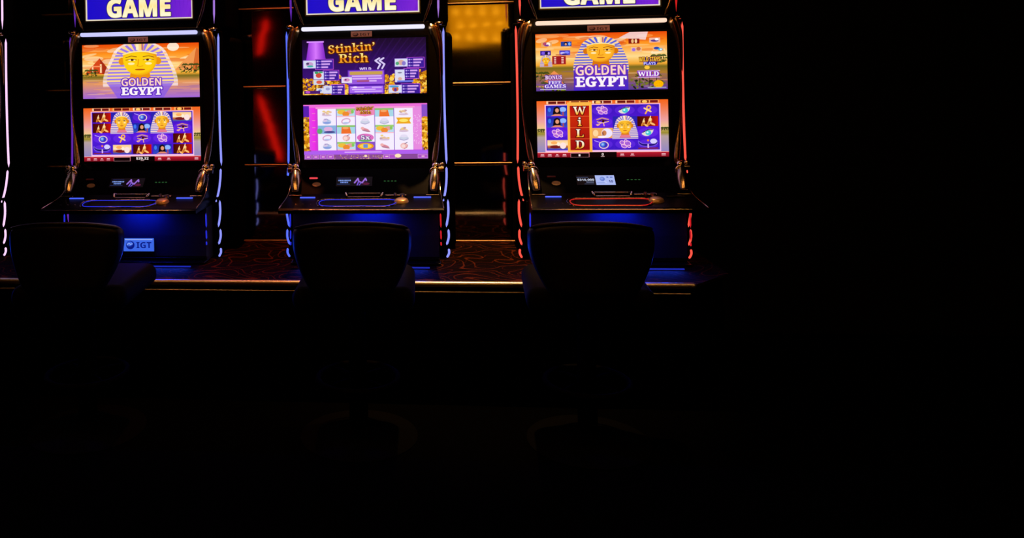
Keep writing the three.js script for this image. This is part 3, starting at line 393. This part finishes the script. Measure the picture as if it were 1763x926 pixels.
  for (const s of [-1, 1]) {
    part('topper_light', bar([[s * 0.362, Y(1.625), -0.06], [s * 0.364, Y(1.8), -0.06], [s * 0.366, Y(2.14), -0.06]], 0.005, { seg: 10 }), s < 0 ? opt.tops[0] : opt.tops[1], topper);
    part('side_channel', join([rbox(s * 0.383 - 0.014, s * 0.383 + 0.014, Y(0.9), Y(1.59), -0.09, -0.054, 0.006, 2), rbox(s * 0.372 - 0.014, s * 0.372 + 0.014, Y(0.475), Y(0.77), -0.1, -0.008, 0.008, 2)]), M.powder, g);
    for (const [a, b] of [[0.711, 0.64], [0.63, 0.585], [0.575, 0.557]]) part('inner_light', bar([[s * 0.353, Y(a), 0.12], [s * 0.354, Y(b), 0.12]], 0.0035, { seg: 6 }), s < 0 ? opt.inner[0] : opt.inner[1], g);
  }
  // deck
  const deck = part('deck', wedge([[-0.05, Y(0.89), 0.345], [0.02, Y(0.905), 0.345], [0.13, Y(0.80), 0.352], [0.322, Y(0.7645), 0.366], [0.334, Y(0.757), 0.368], [0.332, Y(0.742), 0.368], [0.24, Y(0.74), 0.36], [0.13, Y(0.732), 0.35], [-0.05, Y(0.732), 0.345]].reverse()), M.glass, g);
  part('deck_edge', bar([[-0.368, Y(0.759), 0.334], [0.368, Y(0.759), 0.334]], 0.0028, { seg: 4 }), M.chrome, deck);
  for (const s of [-1, 1]) part('deck_rail', bar([[s * 0.349, Y(0.895), 0.035], [s * 0.356, Y(0.805), 0.132], [s * 0.368, Y(0.764), 0.328]], 0.003, { seg: 16 }), M.chrome, deck);
  const tilt = Math.atan2(0.105, 0.11);                 // slope of the upper panel of the deck
  const onPanel = (name, geo, mat, px, py) => { const m = part(name, geo, mat, deck); m.rotation.x = -(Math.PI / 2 - tilt) ; m.position.set(px, Y(py), 0.02 + (0.905 - py) / 0.105 * 0.11); return m; };
  const onDeck = (name, geo, mat, px, pz, lift = 0) => { const m = part(name, geo, mat, deck); m.rotation.x = Math.atan2(0.0355, 0.192); m.position.set(px, Y(0.80 - (pz - 0.13) * 0.185 + lift), pz); return m; };
  onPanel('display', new THREE.BoxGeometry(0.172, 0.056, 0.006), [M.gloss, M.gloss, M.gloss, M.gloss, A.display[opt.display], M.gloss], -0.05, 0.85);
  onPanel('indicator_light', new RoundedBoxGeometry(0.04, 0.009, 0.008, 2, 0.003), opt.signal ? LED.signalRed : std(0.12, 0.01, 0.01, 0.4), -0.247, 0.866);
  onPanel('oval_plate', new THREE.CylinderGeometry(0.02, 0.021, 0.006, 28).rotateX(Math.PI / 2).scale(1, 0.62, 1), M.gold, -0.229, 0.839);
  for (const dx of [0, 0.017, 0.034, 0.05]) onPanel('status_light', new THREE.BoxGeometry(0.009, 0.0035, 0.005), LED.green, 0.095 + dx, 0.852);
  onDeck('slot_light', new RoundedBoxGeometry(0.072, 0.006, 0.008, 2, 0.0025), LED.slotBlue, -0.257, 0.19, 0.004);
  onDeck('slot_light', new RoundedBoxGeometry(0.08, 0.006, 0.008, 2, 0.0025), opt.rightSlot ? LED.slotBlue : M.gloss, 0.272, 0.19, 0.004);
  const loop = []; for (const [a, b] of [[-0.17, 0.297], [-0.186, 0.285], [-0.194, 0.258], [-0.19, 0.234], [-0.17, 0.22], [-0.05, 0.217], [0.13, 0.217], [0.152, 0.226], [0.158, 0.245], [0.146, 0.272], [0.12, 0.297], [0, 0.3]]) loop.push([a, 0, b - 0.26]);
  onDeck('touch_pad', new RoundedBoxGeometry(0.31, 0.006, 0.07, 2, 0.003), M.glass, -0.018, 0.258, 0.001);
  onDeck('pad_rim', bar(loop.map(([a, b, c]) => [a * 1.07 + 0.001, b, c * 1.2]), 0.0016, { seg: 90, rad: 5, closed: true }), M.chrome, 0, 0.256, 0.0015);
  onDeck('pad_light', bar(loop, 0.0018, { seg: 90, rad: 5, closed: true }), opt.pad, 0, 0.26, 0.003);
  onDeck('spin_button', new THREE.LatheGeometry([[0.0005, 0.016], [0.02, 0.0145], [0.029, 0.009], [0.033, 0]].map(([a, b]) => new THREE.Vector2(a, b)), 32), M.gold, 0.178, 0.235);
  onDeck('ticket_frame', join([rbox(-0.075, 0.075, 0, 0.012, -0.004, 0.002, 0.002, 1), rbox(-0.075, 0.075, 0, 0.006, 0.03, 0.036, 0.002, 1)]), M.chromeRough, 0.004, 0.15);
  for (const s of [-1, 1]) onDeck('ticket_guide', bar([[0, 0.004, -0.012], [s * 0.008, 0.014, 0.008], [0, 0.006, 0.034]], 0.005, { seg: 12 }), M.chrome, 0.004 + s * 0.078, 0.15);
  onDeck('coin_tray', join([rbox(-0.05, 0.05, 0, 0.008, -0.012, 0.004, 0.003, 1), new THREE.CylinderGeometry(0.011, 0.013, 0.014, 16).translate(0.03, 0.007, 0.008), new THREE.CylinderGeometry(0.007, 0.008, 0.016, 14).translate(-0.002, 0.008, 0.002)]), M.chromeRough, 0.15, 0.165);
  for (const s of [-1, 1]) onDeck('corner_plate', rbox(-0.03, 0.03, 0, 0.006, -0.004, 0.004, 0.002, 1), M.chrome, s * 0.318, 0.158);
  for (const k of [0, 1, 2]) onDeck('screw', new THREE.CylinderGeometry(0.003, 0.0035, 0.003, 8), M.chrome, -0.3 + k * 0.035, 0.27);
  // belly
  const belly = part('belly_door', wedge([[-0.12, Y(0.475), 0.345], [0.085, Y(0.475), 0.345], [0.098, Y(0.5), 0.345], [0.098, Y(0.6), 0.345], [0.085, Y(0.731), 0.345], [-0.12, Y(0.731), 0.345]]), M.belly ??= dim(0.03, 0.03, 0.035, 0.5, 0.3), g);
  panel('logo_badge', -0.062, 0.09, 0.524, 0.587, 0.108, 0.012, A.badge, belly);
  part('base_trim', join([rbox(-0.35, 0.35, Y(0.473), Y(0.482), 0.08, 0.15, 0.003, 1), rbox(-0.35, 0.35, Y(0.49), Y(0.494), 0.09, 0.106, 0.001, 1)]), M.gloss, g);
  part('belly_light', rbox(-0.06, 0.12, Y(0.724), Y(0.731), 0.135, 0.15, 0.003, 1), LED.bellyBlue, g);
  part('foot_light', rbox(-0.3, 0.3, Y(0.4715), Y(0.477), 0.2, 0.209, 0.002, 1), LED.foot ??= glow(0.012, 0.03, 0.6, 0.7), g);
  areaLight(g, lin(0.01, 0.06, 1), 110, 0.58, 0.008, [0, Y(0.484), 0.214], [0, Y(0.462), 0.5], 'foot_shine');
  // lights that go with the glowing parts
  areaLight(g, lin(...opt.shine[0]), 0.12, 0.58, 0.26, [0, Y(1.4), 0.012], [0, Y(1.4), 2], 'upper_screen_shine');
  areaLight(g, lin(...opt.shine[1]), 0.12, 0.58, 0.26, [0, Y(1.08), 0.012], [0, Y(1.08), 2], 'lower_screen_shine');
  areaLight(g, lin(0.2, 0.12, 0.8), 0.12, 0.54, 0.3, [0, Y(1.8), 0.012], [0, Y(1.8), 2], 'sign_shine');
  areaLight(g, opt.bar.emissive, 0.5, 0.58, 0.018, [0, Y(1.582), 0.034], [0, Y(1.582), 2], 'bar_shine');
  areaLight(g, lin(0.002, 0.016, 1), 190, 0.18, 0.014, [0.03, Y(0.722), 0.1425], [0.03, Y(0.3), 0.15], 'belly_shine');
  for (const s of [-1, 1]) areaLight(g, (s < 0 ? opt.leds[0] : opt.leds[1]).emissive, 0.5, 0.66, 0.01, [s * 0.392, Y(1.25), -0.046], [s * 1.4, Y(1.25), 0.5], 'strip_shine').rotateZ(Math.PI / 2);
  return g;
}
machine(0, 'slot machine with white grid reels, purple treasure screen and pale blue side lights', { art: A.rich, said: ['purple screen with gold title and pay boxes over coins', 'pink bordered screen with white five by five reels'], bar: LED.barWhite, leds: [LED.blue, LED.paleBlue], tops: [LED.purple, LED.violet], inner: [LED.deepBlue, LED.deepRed], short: [true, false], pad: LED.deepBlue, display: 0, signal: true, rightSlot: true, shine: [[0.16, 0.08, 0.25], [0.75, 0.5, 0.8]] });
machine(-PITCH, 'slot machine with plain pharaoh screen, lavender light bar and purple and blue sides', { art: A.plain, said: ['desert screen filled by a gold king mask', 'violet reel screen with two king masks'], bar: LED.barLavender, leds: [LED.purple, LED.paleBlue], tops: [LED.purple, LED.violet], inner: [LED.deepBlue, LED.deepBlue], short: [true, false], pad: LED.deepBlue, display: 0, signal: false, rightSlot: true, shine: [[0.8, 0.45, 0.2], [0.35, 0.12, 0.5]] });
machine(PITCH, 'slot machine with red WILD reel, pharaoh pay screen and red side lights', { art: A.pays, said: ['desert screen with king mask and small pay pictures', 'violet reel screen with a red WILD column'], bar: LED.barWarm, leds: [LED.red, LED.red], tops: [LED.red, LED.deepRed], inner: [LED.deepBlue, LED.deepRed], short: [false, true], pad: LED.deepRed, display: 1, signal: false, rightSlot: false, shine: [[0.7, 0.4, 0.25], [0.4, 0.15, 0.5]] });
machine(-2 * PITCH, 'slot machine edged with pink white lights, past the plain pharaoh machine', { art: A.rich, said: ['purple screen with gold title', 'white reels on pink'], bar: LED.barWhite, leds: [LED.pink, LED.pink], tops: [LED.pink, LED.pink], inner: [LED.deepBlue, LED.paleBlue], short: [false, false], pad: LED.deepBlue, display: 0, signal: false, rightSlot: true, shine: [[0.16, 0.08, 0.25], [0.75, 0.5, 0.8]] });

// ---------------------------------------------------------------- chairs
function chair(x, z, turn, label) {
  const g = thing('gaming_chair', label, 'chair', [x, 0, z], turn, 'black padded chairs before the machines');
  const back = new THREE.BoxGeometry(2, 2, 2, 28, 20, 6), p = back.attributes.position, h = [0.212, 0.13, 0.034], r = 0.03;
  for (let i = 0; i < p.count; i++) {
    const q = [p.getX(i) * h[0], p.getY(i) * h[1], p.getZ(i) * h[2]], c = q.map((v, k) => Math.max(-(h[k] - r), Math.min(h[k] - r, v))), d = q.map((v, k) => v - c[k]), l = Math.hypot(...d);
    const [bx, by, bz] = l ? c.map((v, k) => v + d[k] / Math.max(l, 1e-9) * r * Math.max(...d.map(Math.abs)) / r) : q;
    const v = (by + h[1]) / (2 * h[1]), k = 0.66 + 0.34 * Math.sin(Math.min(1, v * 1.25) * 1.5708), x = bx * k;
    p.setXYZ(i, x, 0.714 + by - 0.03 * v * Math.pow(Math.abs(bx) / h[0], 2.4), bz - x * x * 1.3 + 0.225);
  }
  back.computeVertexNormals();
  part('backrest', back, M.leather, g);
  const pts = []; for (let k = -10; k <= 10; k++) { const t = k / 10 * 0.205; pts.push([t, 0.842 - 0.028 * (Math.abs(k) / 10) ** 2.6, 0.25 - t * t * 1.3]); }
  part('piping', bar(pts, 0.005, { seg: 40 }), M.leather, g);
  const seat = new RoundedBoxGeometry(0.44, 0.09, 0.42, 6, 0.042).translate(0, 0.555, -0.02); part('seat', seat, M.cloth, g);
  for (const s of [-1, 1]) part('back_bracket', bar([[s * 0.09, 0.52, 0.1], [s * 0.1, 0.55, 0.22], [s * 0.1, 0.66, 0.225]], 0.014, { seg: 14 }), M.powder, g);
  part('post', new THREE.CylinderGeometry(0.032, 0.036, 0.5, 24).translate(0, 0.265, 0), M.powder, g);
  part('foot_ring', new THREE.TorusGeometry(0.15, 0.011, 10, 40).rotateX(Math.PI / 2).translate(0, 0.22, 0), M.powder, g);
  for (let k = 0; k < 4; k++) part('ring_spoke', bar([[0, 0.22, 0], [0.15 * Math.cos(k * 1.5708 + 0.78), 0.22, 0.15 * Math.sin(k * 1.5708 + 0.78)]], 0.008, { seg: 3 }), M.powder, g);
  part('base_plate', new THREE.LatheGeometry([[0.0005, 0.045], [0.04, 0.04], [0.18, 0.014], [0.22, 0.006], [0.22, 0], [0.0005, 0]].map(([a, b]) => new THREE.Vector2(a, b)), 40), M.powder, g);
}
chair(0.03, 0.87, 0.02, 'black padded chair before the machine with white grid reels');
chair(-1.025, 0.88, 0.04, 'black padded chair before the machine with the plain pharaoh screen');
chair(0.87, 0.87, -0.06, 'black padded chair before the machine with the red WILD reel');

// ---------------------------------------------------------------- lamps of the room (above and behind the picture)
function downlight(x, z, label, color, cd, aim, angle, k) {
  const g = thing('ceiling_downlight', label, 'ceiling lamp', [x, 3.2, z], 0, 'amber ceiling downlights');
  part('rim', new THREE.TorusGeometry(0.062, 0.009, 8, 28).rotateX(Math.PI / 2).translate(0, -0.006, 0), M.chromeRough, g);
  part('lamp', new THREE.SphereGeometry(0.05, 18, 10, 0, 6.2832, Math.PI / 2, Math.PI / 2).scale(1, 0.45, 1), new THREE.MeshStandardMaterial({ color: lin(0.05, 0.05, 0.05), emissive: lin(...color), emissiveIntensity: k }), g);
  if (cd) { const s = new THREE.SpotLight(lin(...color), cd, 0, angle, 0.6, 2); s.name = 'downlight_beam'; s.position.set(0, -0.05, 0); s.castShadow = true; g.add(s); s.target.position.set(...aim); g.add(s.target); }
}
const AMBER = [1, 0.5, 0.13];
downlight(0.575, -0.2, 'amber ceiling downlight over the gap beside the white grid machine', [1, 0.5, 0.17], 26, [0, -3, 0.4], 0.34, 6);
downlight(-0.54, -0.2, 'red orange ceiling downlight over the gap beside the plain pharaoh machine', [1, 0.22, 0.07], 10, [0, -3, 0.4], 0.34, 6);
[[-1.7, 'amber ceiling light panel over the plain pharaoh machine chair'], [0, 'amber ceiling light panel over the white grid machine chair'], [1.7, 'amber ceiling light panel over the red WILD machine chair']].forEach(([x, label]) => {
  const g = thing('ceiling_light_panel', label, 'ceiling light', [x, 3.2, 1.9], 0, 'amber ceiling light panels');
  part('frame', join([box(-0.56, 0.56, -0.03, 0, -0.2, -0.17), box(-0.56, 0.56, -0.03, 0, 0.17, 0.2), box(-0.56, -0.53, -0.03, 0, -0.17, 0.17), box(0.53, 0.56, -0.03, 0, -0.17, 0.17)]), M.chromeRough, g);
  part('diffuser', box(-0.53, 0.53, -0.022, -0.012, -0.17, 0.17), glow(1, 0.4, 0.1, 5.5), g);
  areaLight(g, lin(1, 0.4, 0.1), 2, 1.04, 0.32, [0, -0.04, 0], [0, -2, 0], 'panel_shine');
});
// amber marquee with rows of bulbs, hung on the wall facing the machines; the polished panels mirror it
{
  const g = thing('marquee_sign', 'amber marquee panel with rows of bulbs on the wall facing the machines', 'marquee', [0.975, 1.72, 6]);
  part('casing', rbox(-0.47, 0.47, -0.02, 0.57, -0.06, 0, 0.01, 2), M.satin, g);
  part('glowing_panel', box(-0.445, 0.445, 0.005, 0.545, -0.068, -0.058), glow(1, 0.33, 0.0, 2.3), g);
  for (let r = 0; r < 3; r++) for (let k = 0; k < 5; k++) part('bulb', new THREE.SphereGeometry(0.045, 12, 8).translate(-0.34 + k * 0.17 + (r % 2) * 0.05, 0.1 + r * 0.17, -0.08), glow(1, 0.4, 0.01, 5), g);
  areaLight(g, lin(1, 0.33, 0.0), 0.4, 0.89, 0.54, [0, 0.275, -0.13], [0, 0.275, -2], 'marquee_shine');
}
{
  const g = thing('neon_sign', 'red neon zigzag sign on the wall facing the machines', 'neon sign', [-1.9, 0.1, 6]);
  part('back_board', rbox(-0.25, 0.35, 0, 2.1, -0.03, 0, 0.008, 1), M.satin, g);
  const red = glow(1, 0.01, 0.004, 2.6);
  part('neon_tube', bar([[0.03, 2.05, -0.07], [-0.09, 1.56, -0.07]], 0.04, { seg: 8 }), red, g);
  part('neon_tube', bar([[-0.1, 1.05, -0.07], [0.2, 0.1, -0.07]], 0.04, { seg: 8 }), red, g);
  areaLight(g, lin(1, 0.01, 0.004), 0.6, 0.05, 0.5, [-0.03, 1.8, -0.11], [-0.03, 1.8, -2], 'neon_shine').rotateZ(-0.24);
  areaLight(g, lin(1, 0.01, 0.004), 0.6, 0.05, 0.95, [0.05, 0.57, -0.11], [0.05, 0.57, -2], 'neon_shine').rotateZ(0.305);
}
renderer.render(scene, camera);
